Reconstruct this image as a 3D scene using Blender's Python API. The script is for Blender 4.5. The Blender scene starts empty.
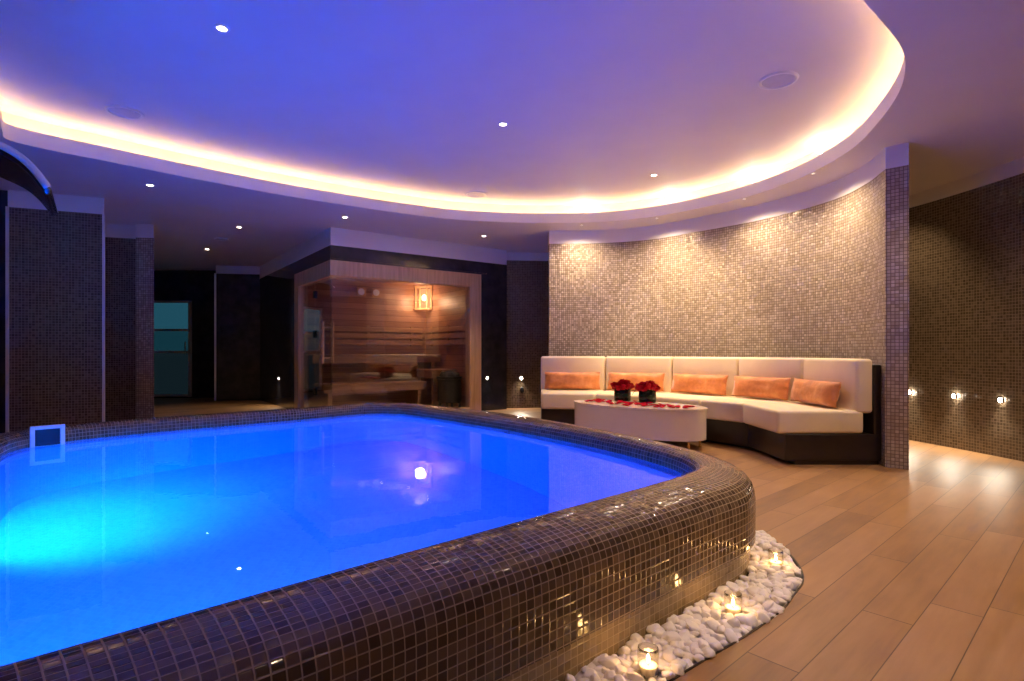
import bpy, bmesh, math, random
from mathutils import Vector, Matrix, noise
from mathutils.geometry import delaunay_2d_cdt
R = random.Random(7)
PI = math.pi
sc = bpy.context.scene
C = sc.collection
H = 0.90            # eye height
F = 555.0           # focal length in pixels of the 1024 px wide frame
HZ = 352.0          # horizon row
CEIL = 2.50         # lower ceiling
UP = 2.76           # raised ceiling inside the cove
TILE = 2.33         # top of the mosaic on the walls
LIP = 2.62          # top of the cove lip
WZ = 0.30           # water level
A = Vector((0.807, 0.59, 0)).normalized()      # along the sauna front
B = Vector((-0.59, 0.807, 0)).normalized()     # along the sauna side
ZUP = Vector((0, 0, 1))

# ------------------------------------------------------------------ node helpers
class NT:
    def __init__(s, name):
        s.m = bpy.data.materials.new(name); s.m.use_nodes = True
        s.t = s.m.node_tree; s.t.nodes.clear()
        s.out = s.n('ShaderNodeOutputMaterial')
    def n(s, typ, **kw):
        x = s.t.nodes.new(typ)
        for k, v in kw.items(): setattr(x, k, v)
        return x
    def l(s, a, b): s.t.links.new(a, b)
    def put(s, sock, v):
        if isinstance(v, bpy.types.NodeSocket): s.l(v, sock)
        else: sock.default_value = v
    def math(s, op, a, b=0.0, c=0.0, clamp=False):
        x = s.n('ShaderNodeMath', operation=op, use_clamp=clamp)
        for i, v in enumerate((a, b, c)): s.put(x.inputs[i], v)
        return x.outputs[0]
    def vmath(s, op, a, b=(0, 0, 0), scale=None):
        x = s.n('ShaderNodeVectorMath', operation=op)
        s.put(x.inputs[0], a)
        if len(x.inputs) > 1: s.put(x.inputs[1], b)
        if scale is not None: s.put(x.inputs['Scale'], scale)
        return x.outputs['Value'] if op in ('DOT_PRODUCT', 'LENGTH') else x.outputs[0]
    def mix(s, f, a, b):
        x = s.n('ShaderNodeMix', data_type='RGBA')
        s.put(x.inputs[0], f); s.put(x.inputs[6], a); s.put(x.inputs[7], b)
        return x.outputs[2]
    def fmix(s, f, a, b):
        x = s.n('ShaderNodeMix', data_type='FLOAT')
        s.put(x.inputs[0], f); s.put(x.inputs[2], a); s.put(x.inputs[3], b)
        return x.outputs[0]
    def ramp(s, f, stops):
        x = s.n('ShaderNodeValToRGB'); cr = x.color_ramp
        while len(cr.elements) < len(stops): cr.elements.new(0.5)
        for e, (p, c) in zip(cr.elements, stops): e.position = p; e.color = (*c, 1)
        s.put(x.inputs[0], f); return x.outputs[0]
    def step(s, f, lo, hi):
        x = s.n('ShaderNodeMapRange', interpolation_type='SMOOTHSTEP')
        s.put(x.inputs[0], f); x.inputs[1].default_value = lo; x.inputs[2].default_value = hi
        return x.outputs[0]
    def noise(s, vec, scale, detail=3.0, rough=0.5):
        x = s.n('ShaderNodeTexNoise'); s.put(x.inputs['Vector'], vec)
        x.inputs['Scale'].default_value = scale; x.inputs['Detail'].default_value = detail
        x.inputs['Roughness'].default_value = rough
        return x.outputs[0]
    def pos(s): return s.n('ShaderNodeNewGeometry').outputs['Position']
    def obj(s): return s.n('ShaderNodeTexCoord').outputs['Object']
    def bsdf(s, **kw):
        x = s.n('ShaderNodeBsdfPrincipled')
        for k, v in kw.items(): s.put(x.inputs[k.replace('_', ' ')], v)
        s.l(x.outputs[0], s.out.inputs[0]); return x
    def bump(s, h, strength=0.3, dist=0.01):
        x = s.n('ShaderNodeBump'); s.put(x.inputs['Height'], h)
        x.inputs['Strength'].default_value = strength; x.inputs['Distance'].default_value = dist
        return x.outputs[0]

def c3(*v): return (*v, 1.0)

def plain(name, col, rough=0.5, metal=0.0, spec=0.5, var=0.06, scale=14.0, bump=0.0):
    t = NT(name)
    nz = t.noise(t.obj(), scale)
    lo = tuple(max(0, c * (1 - var)) for c in col); hi = tuple(min(1, c * (1 + var)) for c in col)
    kw = {}
    if bump: kw['Normal'] = t.bump(t.noise(t.obj(), scale * 12), bump, 0.004)
    t.bsdf(Base_Color=t.ramp(nz, [(0.3, lo), (0.7, hi)]), Roughness=rough, Metallic=metal, Specular_IOR_Level=spec, **kw)
    return t.m

def mosaic(name, stops, grout, pitch=0.027, rough=0.16, metal=0.0, jitter=0.08, gap=0.07, spec=0.5, coat=0.0):
    t = NT(name)
    uv = t.n('ShaderNodeUVMap'); uv.uv_map = 'UVMap'
    p = t.vmath('SCALE', uv.outputs[0], scale=1.0 / pitch)
    cell = t.vmath('FLOOR', p)
    fr = t.vmath('FRACTION', p)
    sx = t.n('ShaderNodeSeparateXYZ'); t.l(fr, sx.inputs[0])
    ax = t.math('ABSOLUTE', t.math('SUBTRACT', sx.outputs[0], 0.5))
    ay = t.math('ABSOLUTE', t.math('SUBTRACT', sx.outputs[1], 0.5))
    g = t.step(t.math('MAXIMUM', ax, ay), 0.5 - gap - 0.02, 0.5 - gap + 0.02)
    wn = t.n('ShaderNodeTexWhiteNoise', noise_dimensions='2D'); t.l(cell, wn.inputs[0])
    big = t.noise(cell, 0.13, 2.0)
    f = t.math('ADD', t.math('MULTIPLY', wn.outputs[0], 0.75), t.math('MULTIPLY', big, 0.25))
    col = t.mix(g, t.ramp(f, stops), c3(*grout))
    off = t.vmath('SCALE', t.vmath('SUBTRACT', wn.outputs[1], (0.5, 0.5, 0.5)), scale=t.math('MULTIPLY', t.math('SUBTRACT', 1.0, g), jitter))
    nb = t.bump(t.math('SUBTRACT', 1.0, t.step(t.math('MAXIMUM', ax, ay), 0.5 - gap - 0.1, 0.5 - gap + 0.02)), 0.35, 0.002)
    nrm = t.vmath('NORMALIZE', t.vmath('ADD', nb, off))
    t.bsdf(Base_Color=col, Roughness=t.fmix(g, rough, 0.75), Metallic=t.fmix(g, metal, 0.0), Normal=nrm, Specular_IOR_Level=t.fmix(g, spec, 0.2), Coat_Weight=coat, Coat_Roughness=0.08)
    return t.m

def emitter(name, col, strength):
    t = NT(name); e = t.n('ShaderNodeEmission'); e.inputs[0].default_value = c3(*col); e.inputs[1].default_value = strength
    t.l(e.outputs[0], t.out.inputs[0]); return t.m

def thin_glass(name, tint=(1, 1, 1), ior=1.5, boost=1.0, rough=0.0):
    t = NT(name)
    lw = t.n('ShaderNodeLayerWeight'); lw.inputs[0].default_value = 0.5
    f0 = ((ior - 1) / (ior + 1)) ** 2
    sch = t.math('ADD', t.math('MULTIPLY', t.math('POWER', lw.outputs['Facing'], 5.0), 1 - f0), f0)
    tr = t.n('ShaderNodeBsdfTransparent'); tr.inputs[0].default_value = c3(*tint)
    gl = t.n('ShaderNodeBsdfGlossy'); gl.inputs['Roughness'].default_value = rough
    mx = t.n('ShaderNodeMixShader'); t.l(t.math('MULTIPLY', sch, boost, clamp=True), mx.inputs[0])
    t.l(tr.outputs[0], mx.inputs[1]); t.l(gl.outputs[0], mx.inputs[2]); t.l(mx.outputs[0], t.out.inputs[0]); return t.m

def wood(name, c0, c1, axis=(1, 0, 0), rough=0.4, board=0.0, board_axis=(0, 0, 1), stretch=14.0):
    t = NT(name)
    P = t.obj()
    al = t.vmath('DOT_PRODUCT', P, axis)
    low = t.vmath('SUBTRACT', P, t.vmath('SCALE', axis, scale=t.math('MULTIPLY', al, 1 - 1 / stretch)))
    n1 = t.noise(low, 28.0, 4.0, 0.6)
    f = n1; kw = {}
    col = None
    if board:
        q = t.math('DIVIDE', t.vmath('DOT_PRODUCT', P, board_axis), board)
        wn = t.n('ShaderNodeTexWhiteNoise', noise_dimensions='1D'); t.l(t.math('FLOOR', q), wn.inputs['W'])
        f = t.math('ADD', t.math('MULTIPLY', n1, 0.6), t.math('MULTIPLY', wn.outputs[0], 0.4))
        e = t.math('ABSOLUTE', t.math('SUBTRACT', t.math('FRACT', q), 0.5))
        gm = t.step(e, 0.46, 0.49)
        col = t.mix(gm, t.ramp(f, [(0.3, c0), (0.7, c1)]), c3(*(x * 0.35 for x in c0)))
    else: col = t.ramp(f, [(0.35, c0), (0.65, c1)])
    t.bsdf(Base_Color=col, Roughness=rough, **kw); return t.m

def floor_mat():
    t = NT('oak_plank_floor')
    P = t.pos(); s = t.vmath('DOT_PRODUCT', P, (0.740, 0.673, 0)); n = t.vmath('DOT_PRODUCT', P, (0.673, -0.740, 0))
    q = t.math('DIVIDE', t.math('ADD', n, 0.757), 0.147)
    row = t.math('FLOOR', q)
    w1 = t.n('ShaderNodeTexWhiteNoise', noise_dimensions='1D'); t.l(row, w1.inputs['W'])
    q2 = t.math('DIVIDE', t.math('ADD', s, t.math('MULTIPLY', w1.outputs[0], 1.3)), 1.2)
    cx = t.n('ShaderNodeCombineXYZ'); t.l(row, cx.inputs[0]); t.l(t.math('FLOOR', q2), cx.inputs[1])
    w2 = t.n('ShaderNodeTexWhiteNoise', noise_dimensions='2D'); t.l(cx.outputs[0], w2.inputs[0])
    cv = t.n('ShaderNodeCombineXYZ'); t.l(t.math('MULTIPLY', s, 1.6), cv.inputs[0]); t.l(t.math('MULTIPLY', n, 14.0), cv.inputs[1]); t.l(t.math('MULTIPLY', w2.outputs[0], 20.0), cv.inputs[2])
    g1 = t.noise(cv.outputs[0], 2.2, 5.0, 0.6)
    cv2 = t.n('ShaderNodeCombineXYZ'); t.l(t.math('MULTIPLY', s, 2.5), cv2.inputs[0]); t.l(t.math('MULTIPLY', n, 5.0), cv2.inputs[1]); t.l(w2.outputs[0], cv2.inputs[2])
    g2 = t.noise(cv2.outputs[0], 1.3, 2.0)
    f = t.math('ADD', t.math('ADD', t.math('MULTIPLY', g1, 0.5), t.math('MULTIPLY', g2, 0.25)), t.math('MULTIPLY', w2.outputs[0], 0.25))
    col = t.ramp(f, [(0.25, (0.20, 0.105, 0.047)), (0.5, (0.34, 0.180, 0.072)), (0.75, (0.43, 0.245, 0.115))])
    e1 = t.math('ABSOLUTE', t.math('SUBTRACT', t.math('FRACT', q), 0.5)); e2 = t.math('ABSOLUTE', t.math('SUBTRACT', t.math('FRACT', q2), 0.5))
    gm = t.math('MAXIMUM', t.step(e1, 0.485, 0.495), t.step(e2, 0.4975, 0.499))
    col = t.mix(gm, col, c3(0.10, 0.055, 0.028))
    t.bsdf(Base_Color=col, Roughness=t.fmix(g1, 0.36, 0.52), Specular_IOR_Level=0.5, Normal=t.bump(t.math('ADD', t.math('MULTIPLY', g1, 0.15), t.math('MULTIPLY', gm, -1.0)), 0.15, 0.003))
    return t.m

def water_mat():
    t = NT('pool_water')
    g = t.n('ShaderNodeBsdfGlass'); g.inputs['Color'].default_value = c3(0.86, 0.95, 1.0); g.inputs['IOR'].default_value = 1.33; g.inputs['Roughness'].default_value = 0.0
    P = t.pos()
    nz = t.math('ADD', t.noise(P, 9.0, 2.0), t.math('MULTIPLY', t.noise(P, 1.6, 1.0), 2.0))
    b = t.bump(nz, 0.02, 0.02); t.l(b, g.inputs['Normal'])
    t.l(g.outputs[0], t.out.inputs[0]); return t.m

M = {}
M['paint'] = plain('white_ceiling_paint', (0.78, 0.75, 0.73), 0.55, var=0.02, scale=3)
M['soffit'] = plain('lower_ceiling_paint', (0.72, 0.68, 0.67), 0.55, var=0.02, scale=3)
M['beige'] = mosaic('beige_mosaic', [(0.15, (0.35, 0.28, 0.20)), (0.5, (0.43, 0.35, 0.26)), (0.85, (0.54, 0.45, 0.34))], (0.12, 0.085, 0.06), jitter=0.22, rough=0.24, metal=0.15, gap=0.085)
M['brown'] = mosaic('brown_mosaic', [(0.1, (0.085, 0.06, 0.038)), (0.5, (0.115, 0.083, 0.054)), (0.85, (0.165, 0.12, 0.08))], (0.26, 0.20, 0.135), jitter=0.16, rough=0.16, gap=0.07)
M['rim'] = mosaic('dark_bronze_mosaic', [(0.1, (0.068, 0.044, 0.030)), (0.5, (0.105, 0.069, 0.046)), (0.9, (0.165, 0.112, 0.073))], (0.38, 0.28, 0.19), jitter=0.07, rough=0.10, gap=0.055)
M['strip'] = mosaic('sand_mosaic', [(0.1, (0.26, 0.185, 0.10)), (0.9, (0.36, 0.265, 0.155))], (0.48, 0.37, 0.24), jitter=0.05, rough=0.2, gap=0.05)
M['basin'] = mosaic('pool_basin_mosaic', [(0.1, (0.07, 0.42, 0.82)), (0.9, (0.11, 0.50, 0.90))], (0.14, 0.55, 0.92), jitter=0.05, rough=0.3, gap=0.05)
M['floor'] = floor_mat()
M['water'] = water_mat()
M['stone'] = plain('black_gloss_stone', (0.036, 0.034, 0.042), 0.09, var=0.3, scale=6)
M['glass'] = thin_glass('clear_glass', (0.95, 0.97, 0.96), 1.5, 1.6)
M['votive'] = thin_glass('votive_glass', (0.95, 0.94, 0.91), 1.5, 1.5)
M['cream'] = plain('cream_upholstery', (0.80, 0.67, 0.46), 0.6, var=0.04, scale=5, bump=0.15)
M['espresso'] = plain('espresso_leatherette', (0.022, 0.013, 0.011), 0.35, var=0.2)
M['copper'] = None
t = NT('copper_velvet'); nz = t.noise(t.obj(), 7.0, 4.0, 0.6)
t.bsdf(Base_Color=t.ramp(nz, [(0.3, (0.46, 0.145, 0.035)), (0.55, (0.68, 0.245, 0.075)), (0.75, (0.84, 0.40, 0.16))]), Roughness=0.45, Sheen_Weight=0.4, Sheen_Roughness=0.4, Normal=t.bump(t.noise(t.obj(), 11.0, 3.0), 0.5, 0.02)); M['copper'] = t.m
M['lacquer'] = plain('white_lacquer', (0.82, 0.72, 0.62), 0.10, var=0.01, spec=0.5)
M['brass'] = plain('brass', (0.75, 0.55, 0.25), 0.25, 1.0)
M['steel'] = plain('brushed_steel', (0.62, 0.61, 0.60), 0.22, 1.0, var=0.04)
M['alu'] = plain('pale_anodised_trim', (0.75, 0.72, 0.70), 0.35, 0.3, var=0.03)
M['dark_steel'] = plain('dark_polished_steel', (0.16, 0.16, 0.19), 0.18, 1.0, var=0.1)
M['white'] = plain('white_plastic', (0.80, 0.80, 0.80), 0.35, var=0.02)
M['grille'] = plain('grille_mesh', (0.60, 0.60, 0.64), 0.5, var=0.05)
M['cedar'] = wood('sauna_cladding', (0.34, 0.165, 0.10), (0.50, 0.27, 0.17), axis=(A.x, A.y, 0), board=0.095)
M['cedar_frame'] = wood('sauna_frame_timber', (0.58, 0.35, 0.17), (0.74, 0.48, 0.26), axis=(0, 0, 1))
M['bench'] = wood('bench_timber', (0.44, 0.24, 0.12), (0.60, 0.36, 0.19), axis=(A.x, A.y, 0))
M['rose'] = plain('red_rose_petal', (0.40, 0.003, 0.018), 0.6, spec=0.15, var=0.35, scale=40)
M['petal'] = plain('fallen_petal', (0.50, 0.003, 0.03), 0.8, spec=0.08, var=0.3, scale=40)
M['leaf'] = plain('dark_leaf', (0.010, 0.022, 0.012), 0.25, var=0.3)
M['vase'] = plain('black_glass', (0.008, 0.012, 0.011), 0.06, var=0.3)
M['pebble'] = plain('white_pebble', (0.86, 0.80, 0.78), 0.6, var=0.08, scale=25, bump=0.25)
M['wax'] = plain('candle_wax', (0.9, 0.8, 0.62), 0.5, var=0.02)
M['wick'] = plain('wick', (0.02, 0.015, 0.01), 0.9)
M['soil'] = plain('dark_bed_liner', (0.05, 0.04, 0.035), 0.9)
M['edge'] = plain('dark_metal_edging', (0.05, 0.035, 0.03), 0.4, 0.6)
M['rock'] = plain('heater_rock', (0.07, 0.065, 0.065), 0.8, var=0.3)
M['iron'] = plain('black_iron', (0.02, 0.02, 0.022), 0.4, 0.5)
M['led'] = emitter('led_strip_glow', (1.0, 0.58, 0.25), 25)
M['lens'] = emitter('downlight_lens', (1.0, 0.86, 0.68), 45)
M['wall_lens'] = emitter('wall_light_lens', (1.0, 0.88, 0.72), 60)
M['sconce'] = emitter('sconce_diffuser', (1.0, 0.40, 0.17), 1.3)
M['bulb'] = emitter('sauna_bulb', (1.0, 0.62, 0.32), 8)
M['flame'] = emitter('candle_flame', (1.0, 0.62, 0.22), 60)
M['pool_lens'] = emitter('pool_lamp_lens', (0.0, 0.22, 1.0), 12)
M['teal'] = emitter('teal_glow_pane', (0.03, 0.16, 0.24), 0.42)
M['teal_mid'] = emitter('teal_dim_glow_pane', (0.015, 0.09, 0.13), 0.35)
M['teal_low'] = emitter('grey_dim_glow_pane', (0.02, 0.045, 0.06), 0.25)
M['fix_lens'] = emitter('added_washer_lens', (1.0, 0.80, 0.55), 5)

# ------------------------------------------------------------------ mesh helpers
def obj(name, bm, mat, parent=None, smooth=False, flat_angle=None):
    me = bpy.data.meshes.new(name); bm.normal_update(); bm.to_mesh(me); bm.free()
    me.materials.append(mat)
    if smooth: me.shade_smooth()
    o = bpy.data.objects.new(name, me); C.objects.link(o)
    if smooth and flat_angle:
        md = o.modifiers.new('edges', 'EDGE_SPLIT'); md.split_angle = flat_angle
    if parent: o.parent = parent
    return o
def tag(o, label=None, cat=None, group=None, kind=None):
    if label: o['label'] = label
    if cat: o['category'] = cat
    if group: o['group'] = group
    if kind: o['kind'] = kind
    return o
def thing(name, label, cat, loc=(0, 0, 0), rz=0.0, group=None):
    o = bpy.data.objects.new(name, None); o.empty_display_size = 0.1; C.objects.link(o)
    o.location = loc; o.rotation_euler = (0, 0, rz)
    return tag(o, label, cat, group)
def dup(root, loc=None, rz=None, label=None):
    r = root.copy(); C.objects.link(r)
    if loc is not None: r.location = loc
    if rz is not None: r.rotation_euler = (0, 0, rz)
    if label: r['label'] = label
    for ch in list(root.children):
        c = ch.copy(); C.objects.link(c); c.parent = r
        for g in list(ch.children):
            d = g.copy(); C.objects.link(d); d.parent = c
    return r
def struct(name, bm, mat, parent=None, **kw):
    o = obj(name, bm, mat, parent, **kw); o['kind'] = 'structure'; return o

def add_box(bm, c, size, rz=0.0, bevel=0.0, seg=2, axes=None):
    """box centred at c; size along local x, y, z; local x turned by rz or given by axes"""
    b = bmesh.new(); bmesh.ops.create_cube(b, size=1.0)
    bmesh.ops.scale(b, vec=Vector(size), verts=b.verts)
    if bevel: bmesh.ops.bevel(b, geom=b.edges[:], offset=bevel, segments=seg, affect='EDGES', profile=0.5)
    mt = Matrix.Rotation(rz, 4, 'Z') if axes is None else axes.to_4x4()
    bmesh.ops.transform(b, matrix=Matrix.Translation(Vector(c)) @ mt, verts=b.verts)
    merge(bm, b)
def merge(bm, b):
    me = bpy.data.meshes.new('tmp'); b.to_mesh(me); b.free(); bm.from_mesh(me); bpy.data.meshes.remove(me)
def add_prism(bm, pts, z0, z1, bevel=0.0, seg=3):
    b = bmesh.new()
    lo = [b.verts.new((p[0], p[1], z0)) for p in pts]; hi = [b.verts.new((p[0], p[1], z1)) for p in pts]
    n = len(pts)
    b.faces.new(lo[::-1]); b.faces.new(hi)
    for i in range(n): b.faces.new((lo[i], lo[(i + 1) % n], hi[(i + 1) % n], hi[i]))
    bmesh.ops.recalc_face_normals(b, faces=b.faces)
    if bevel: bmesh.ops.bevel(b, geom=b.edges[:], offset=bevel, segments=seg, affect='EDGES', profile=0.5)
    merge(bm, b)
def add_lathe(bm, prof, n=32, c=(0, 0, 0), cap=True):
    rings = []
    for r, z in prof:
        rings.append([bm.verts.new((c[0] + r * math.cos(2 * PI * k / n), c[1] + r * math.sin(2 * PI * k / n), c[2] + z)) for k in range(n)] if r > 1e-6 else [bm.verts.new((c[0], c[1], c[2] + z))])
    for a, b in zip(rings, rings[1:]):
        for k in range(n):
            k2 = (k + 1) % n
            if len(a) == 1 and len(b) == 1: continue
            if len(a) == 1: bm.faces.new((a[0], b[k2], b[k]))
            elif len(b) == 1: bm.faces.new((a[k], a[k2], b[0]))
            else: bm.faces.new((a[k], a[k2], b[k2], b[k]))
    return rings
def lathe(prof, n=32):
    bm = bmesh.new(); add_lathe(bm, prof, n); bmesh.ops.recalc_face_normals(bm, faces=bm.faces); return bm
def add_tube(bm, pts, r, n=8):
    pts = [Vector(p) for p in pts]; rings = []
    for i, p in enumerate(pts):
        d = (pts[min(i + 1, len(pts) - 1)] - pts[max(i - 1, 0)]).normalized()
        u = d.cross(ZUP) if abs(d.z) < 0.95 else d.cross(Vector((1, 0, 0)))
        u.normalize(); v = d.cross(u)
        rings.append([bm.verts.new(p + (u * math.cos(2 * PI * k / n) + v * math.sin(2 * PI * k / n)) * r) for k in range(n)])
    for a, b in zip(rings, rings[1:]):
        for k in range(n): bm.faces.new((a[k], a[(k + 1) % n], b[(k + 1) % n], b[k]))
    bm.faces.new(rings[0][::-1]); bm.faces.new(rings[-1])

def crom(pts, closed=False, per=10):
    """centripetal Catmull-Rom through the points"""
    P = [Vector((p[0], p[1], 0)) for p in pts]; n = len(P); out = []
    m = n if closed else n - 1
    for i in range(m):
        p1, p2 = P[i], P[(i + 1) % n]
        p0 = P[(i - 1) % n] if closed or i > 0 else p1 * 2 - p2
        p3 = P[(i + 2) % n] if closed or i + 2 < n else p2 * 2 - p1
        t0 = 0.0; t1 = t0 + (p1 - p0).length ** 0.5; t2 = t1 + (p2 - p1).length ** 0.5; t3 = t2 + (p3 - p2).length ** 0.5
        for k in range(per):
            t = t1 + (t2 - t1) * k / per
            a1 = p0 * ((t1 - t) / (t1 - t0)) + p1 * ((t - t0) / (t1 - t0)); a2 = p1 * ((t2 - t) / (t2 - t1)) + p2 * ((t - t1) / (t2 - t1)); a3 = p2 * ((t3 - t) / (t3 - t2)) + p3 * ((t - t2) / (t3 - t2))
            b1 = a1 * ((t2 - t) / (t2 - t0)) + a2 * ((t - t0) / (t2 - t0)); b2 = a2 * ((t3 - t) / (t3 - t1)) + a3 * ((t - t1) / (t3 - t1))
            out.append(b1 * ((t2 - t) / (t2 - t1)) + b2 * ((t - t1) / (t2 - t1)))
    if not closed: out.append(P[-1].copy())
    return out
def arclen(pts, closed):
    s = [0.0]
    for a, b in zip(pts, pts[1:]): s.append(s[-1] + (b - a).length)
    if closed: s.append(s[-1] + (pts[0] - pts[-1]).length)
    return s
def ribbon(pts, z0, z1, closed=False, nz=1):
    """vertical wall over a plan polyline, UVs in metres"""
    return loft([[Vector((p.x, p.y, z0 + (z1 - z0) * k / nz)) for p in pts] for k in range(nz + 1)], closed)
def loft(rows, closed, us=None):
    bm = bmesh.new(); uv = bm.loops.layers.uv.new('UVMap')
    s = us or arclen(rows[0], closed); n = len(rows[0]); v = [0.0]
    for a, b in zip(rows, rows[1:]): v.append(v[-1] + max((q - p).length for p, q in list(zip(a, b))[::7] or [(a[0], b[0])]))
    vs = [[bm.verts.new(p) for p in r] for r in rows]
    for j in range(len(rows) - 1):
        for i in range(n if closed else n - 1):
            k = (i + 1) % n
            f = bm.faces.new((vs[j][i], vs[j][k], vs[j + 1][k], vs[j + 1][i]))
            for lp, q in zip(f.loops, ((s[i], v[j]), (s[i + 1], v[j]), (s[i + 1], v[j + 1]), (s[i], v[j + 1]))): lp[uv].uv = q
    return bm
def flat(outer, holes, z, up=True, uvscale=True):
    """horizontal face with holes, triangulated"""
    verts = []; faces = []
    for lp in [outer] + holes:
        k = len(verts); verts += [Vector((p[0], p[1])) for p in lp]; faces.append(list(range(k, len(verts))))
    def inside(q, poly):
        c = False; n = len(poly)
        for i in range(n):
            a, b = poly[i], poly[i - 1]
            if (a[1] > q[1]) != (b[1] > q[1]) and q[0] < (b[0] - a[0]) * (q[1] - a[1]) / (b[1] - a[1]) + a[0]: c = not c
        return c
    edges = []
    for f in faces: edges += [(f[i], f[(i + 1) % len(f)]) for i in range(len(f))]
    V, E, Fc, *_ = delaunay_2d_cdt(verts, edges, [], 0, 1e-6)
    bm = bmesh.new(); uv = bm.loops.layers.uv.new('UVMap')
    bv = [bm.verts.new((p.x, p.y, z)) for p in V]
    for f in Fc:
        q = sum((V[i] for i in f), Vector((0, 0))) / len(f)
        if not inside(q, outer) or any(inside(q, h) for h in holes): continue
        fc = bm.faces.new([bv[i] for i in f])
        if (fc.normal.z if fc.normal.length else 0) == 0: fc.normal_update()
        if (fc.normal.z > 0) != up: fc.normal_flip()
        for lp in fc.loops: lp[uv].uv = lp.vert.co.xy
    return bm
def offset(pts, d, closed=True):
    """move a counter-clockwise loop outwards by d"""
    out = []; n = len(pts)
    for i, p in enumerate(pts):
        a = pts[(i - 1) % n] if closed or i > 0 else pts[i]; b = pts[(i + 1) % n] if closed or i < n - 1 else pts[i]
        t = (b - a).normalized(); out.append(p + Vector((t.y, -t.x, 0)) * d)
    return out
def ccw(pts):
    a = sum(p.x * q.y - q.x * p.y for p, q in zip(pts, pts[1:] + pts[:1])); return pts if a > 0 else pts[::-1]
def at(px, py, z):
    y = F * (z - H) / (HZ - py); return Vector(((px - 512) / F * y, y, z))

def light(name, kind, loc, energy, col, parent=None, size=0.03, direction=None, angle=None, blend=0.6):
    L = bpy.data.lights.new(name, kind); L.energy = energy; L.color = col
    if kind in ('POINT', 'SPOT'): L.shadow_soft_size = size
    if kind == 'AREA': L.shape = 'DISK'; L.size = size
    if kind == 'SPOT': L.spot_size = angle; L.spot_blend = min(blend, 1.0)
    o = bpy.data.objects.new(name, L); C.objects.link(o); o.location = loc
    if direction is not None: o.rotation_euler = Vector(direction).to_track_quat('-Z', 'Y').to_euler()
    if parent: o.parent = parent
    return o

# ------------------------------------------------------------------ camera, world
cam = bpy.data.cameras.new('camera'); co = bpy.data.objects.new('camera', cam); C.objects.link(co)
cam.sensor_width = 36.0; cam.lens = F / 1024 * 36.0; cam.shift_y = (HZ - 340.5) / 1024; cam.clip_start = 0.05
co.location = (0, 0, H); co.rotation_euler = (PI / 2, 0, 0); sc.camera = co
w = bpy.data.worlds.new('world'); sc.world = w; w.use_nodes = True
w.node_tree.nodes['Background'].inputs[0].default_value = (0.05, 0.05, 0.1, 1); w.node_tree.nodes['Background'].inputs[1].default_value = 0.02
sc.view_settings.view_transform = 'Standard'; sc.view_settings.look = 'None'; sc.view_settings.exposure = 0.0; sc.view_settings.gamma = 1.0; sc.view_settings.use_curve_mapping = False
sc.cycles.max_bounces = 12; sc.cycles.diffuse_bounces = 5; sc.cycles.glossy_bounces = 5; sc.cycles.transmission_bounces = 8; sc.cycles.transparent_max_bounces = 12
sc.cycles.sample_clamp_indirect = 12.0; sc.cycles.use_denoising = True; sc.cycles.blur_glossy = 0.5

# ------------------------------------------------------------------ pool
pairs = [((-1.2, .618), (-1.05, .43)), ((-.4, 1.332), (-.25, 1.144)), ((.3, 1.957), (.45, 1.769)), ((.55, 2.18), (.74, 2.028)), ((.74, 2.37), (.96, 2.235)),
         ((.83, 2.54), (1.07, 2.45)), ((.85, 2.80), (1.09, 2.72)), ((.70, 3.22), (.97, 3.15)), ((.22, 3.98), (.52, 4.08)), ((-.26, 4.56), (.08, 4.74)), ((-.76, 5.12), (-.48, 5.34)),
         ((-1.10, 5.42), (-.95, 5.66)), ((-1.42, 5.44), (-1.45, 5.76)), ((-1.89, 4.97), (-2.05, 5.22)), ((-2.72, 4.16), (-2.97, 4.50)), ((-3.02, 3.76), (-3.30, 3.98)),
         ((-3.07, 3.48), (-3.40, 3.55)), ((-2.84, 3.02), (-3.14, 2.90)), ((-2.1, 1.85), (-2.42, 1.75)), ((-1.6, 1.0), (-1.95, .85)), ((-1.42, .68), (-1.75, .40)), ((-1.32, .58), (-1.42, .22))]
pairs = [((a[0] - .02, a[1] + .0224), b) if k < 5 else (a, b) for k, (a, b) in enumerate(pairs)]
PIN = crom([p[0] for p in pairs], True, 10); POUT = crom([p[1] for p in pairs], True, 10)
pool = thing('swimming_pool', 'raised swimming pool clad in dark bronze mosaic and filled with blue lit water', 'swimming pool', (0, 0, 0))
prof = [(0, .10), (0, .32), (.025, .352), (.09, .376), (.20, .388), (.36, .390), (.52, .384), (.67, .377), (.79, .367), (.88, .352), (.945, .332), (.985, .304), (1, .265), (1, .19), (1, .105)]
usr = arclen(POUT, True)
rows = [[Vector((a.x + (b.x - a.x) * f, a.y + (b.y - a.y) * f, z)) for a, b in zip(PIN, POUT)] for f, z in prof]
obj('rim', loft(rows, True, usr), M['rim'], pool, smooth=True, flat_angle=math.radians(50))
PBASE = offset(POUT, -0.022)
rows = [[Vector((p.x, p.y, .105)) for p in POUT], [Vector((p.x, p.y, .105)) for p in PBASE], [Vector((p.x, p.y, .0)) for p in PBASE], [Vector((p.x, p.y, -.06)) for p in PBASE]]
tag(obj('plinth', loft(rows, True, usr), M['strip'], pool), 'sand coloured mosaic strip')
rows = [[Vector((p.x, p.y, z)) for p in PIN] for z in (-1.25, -.7, -.2, .25)]
bm = loft(rows, True); merge(bm, flat(PIN, [], -1.25))
obj('basin', bm, M['basin'], pool)
obj('water', flat(offset(PIN, 0.004), [], WZ), M['water'], pool)

# skimmer frame
n_in = Vector((0.70, -0.71, 0))
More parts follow.
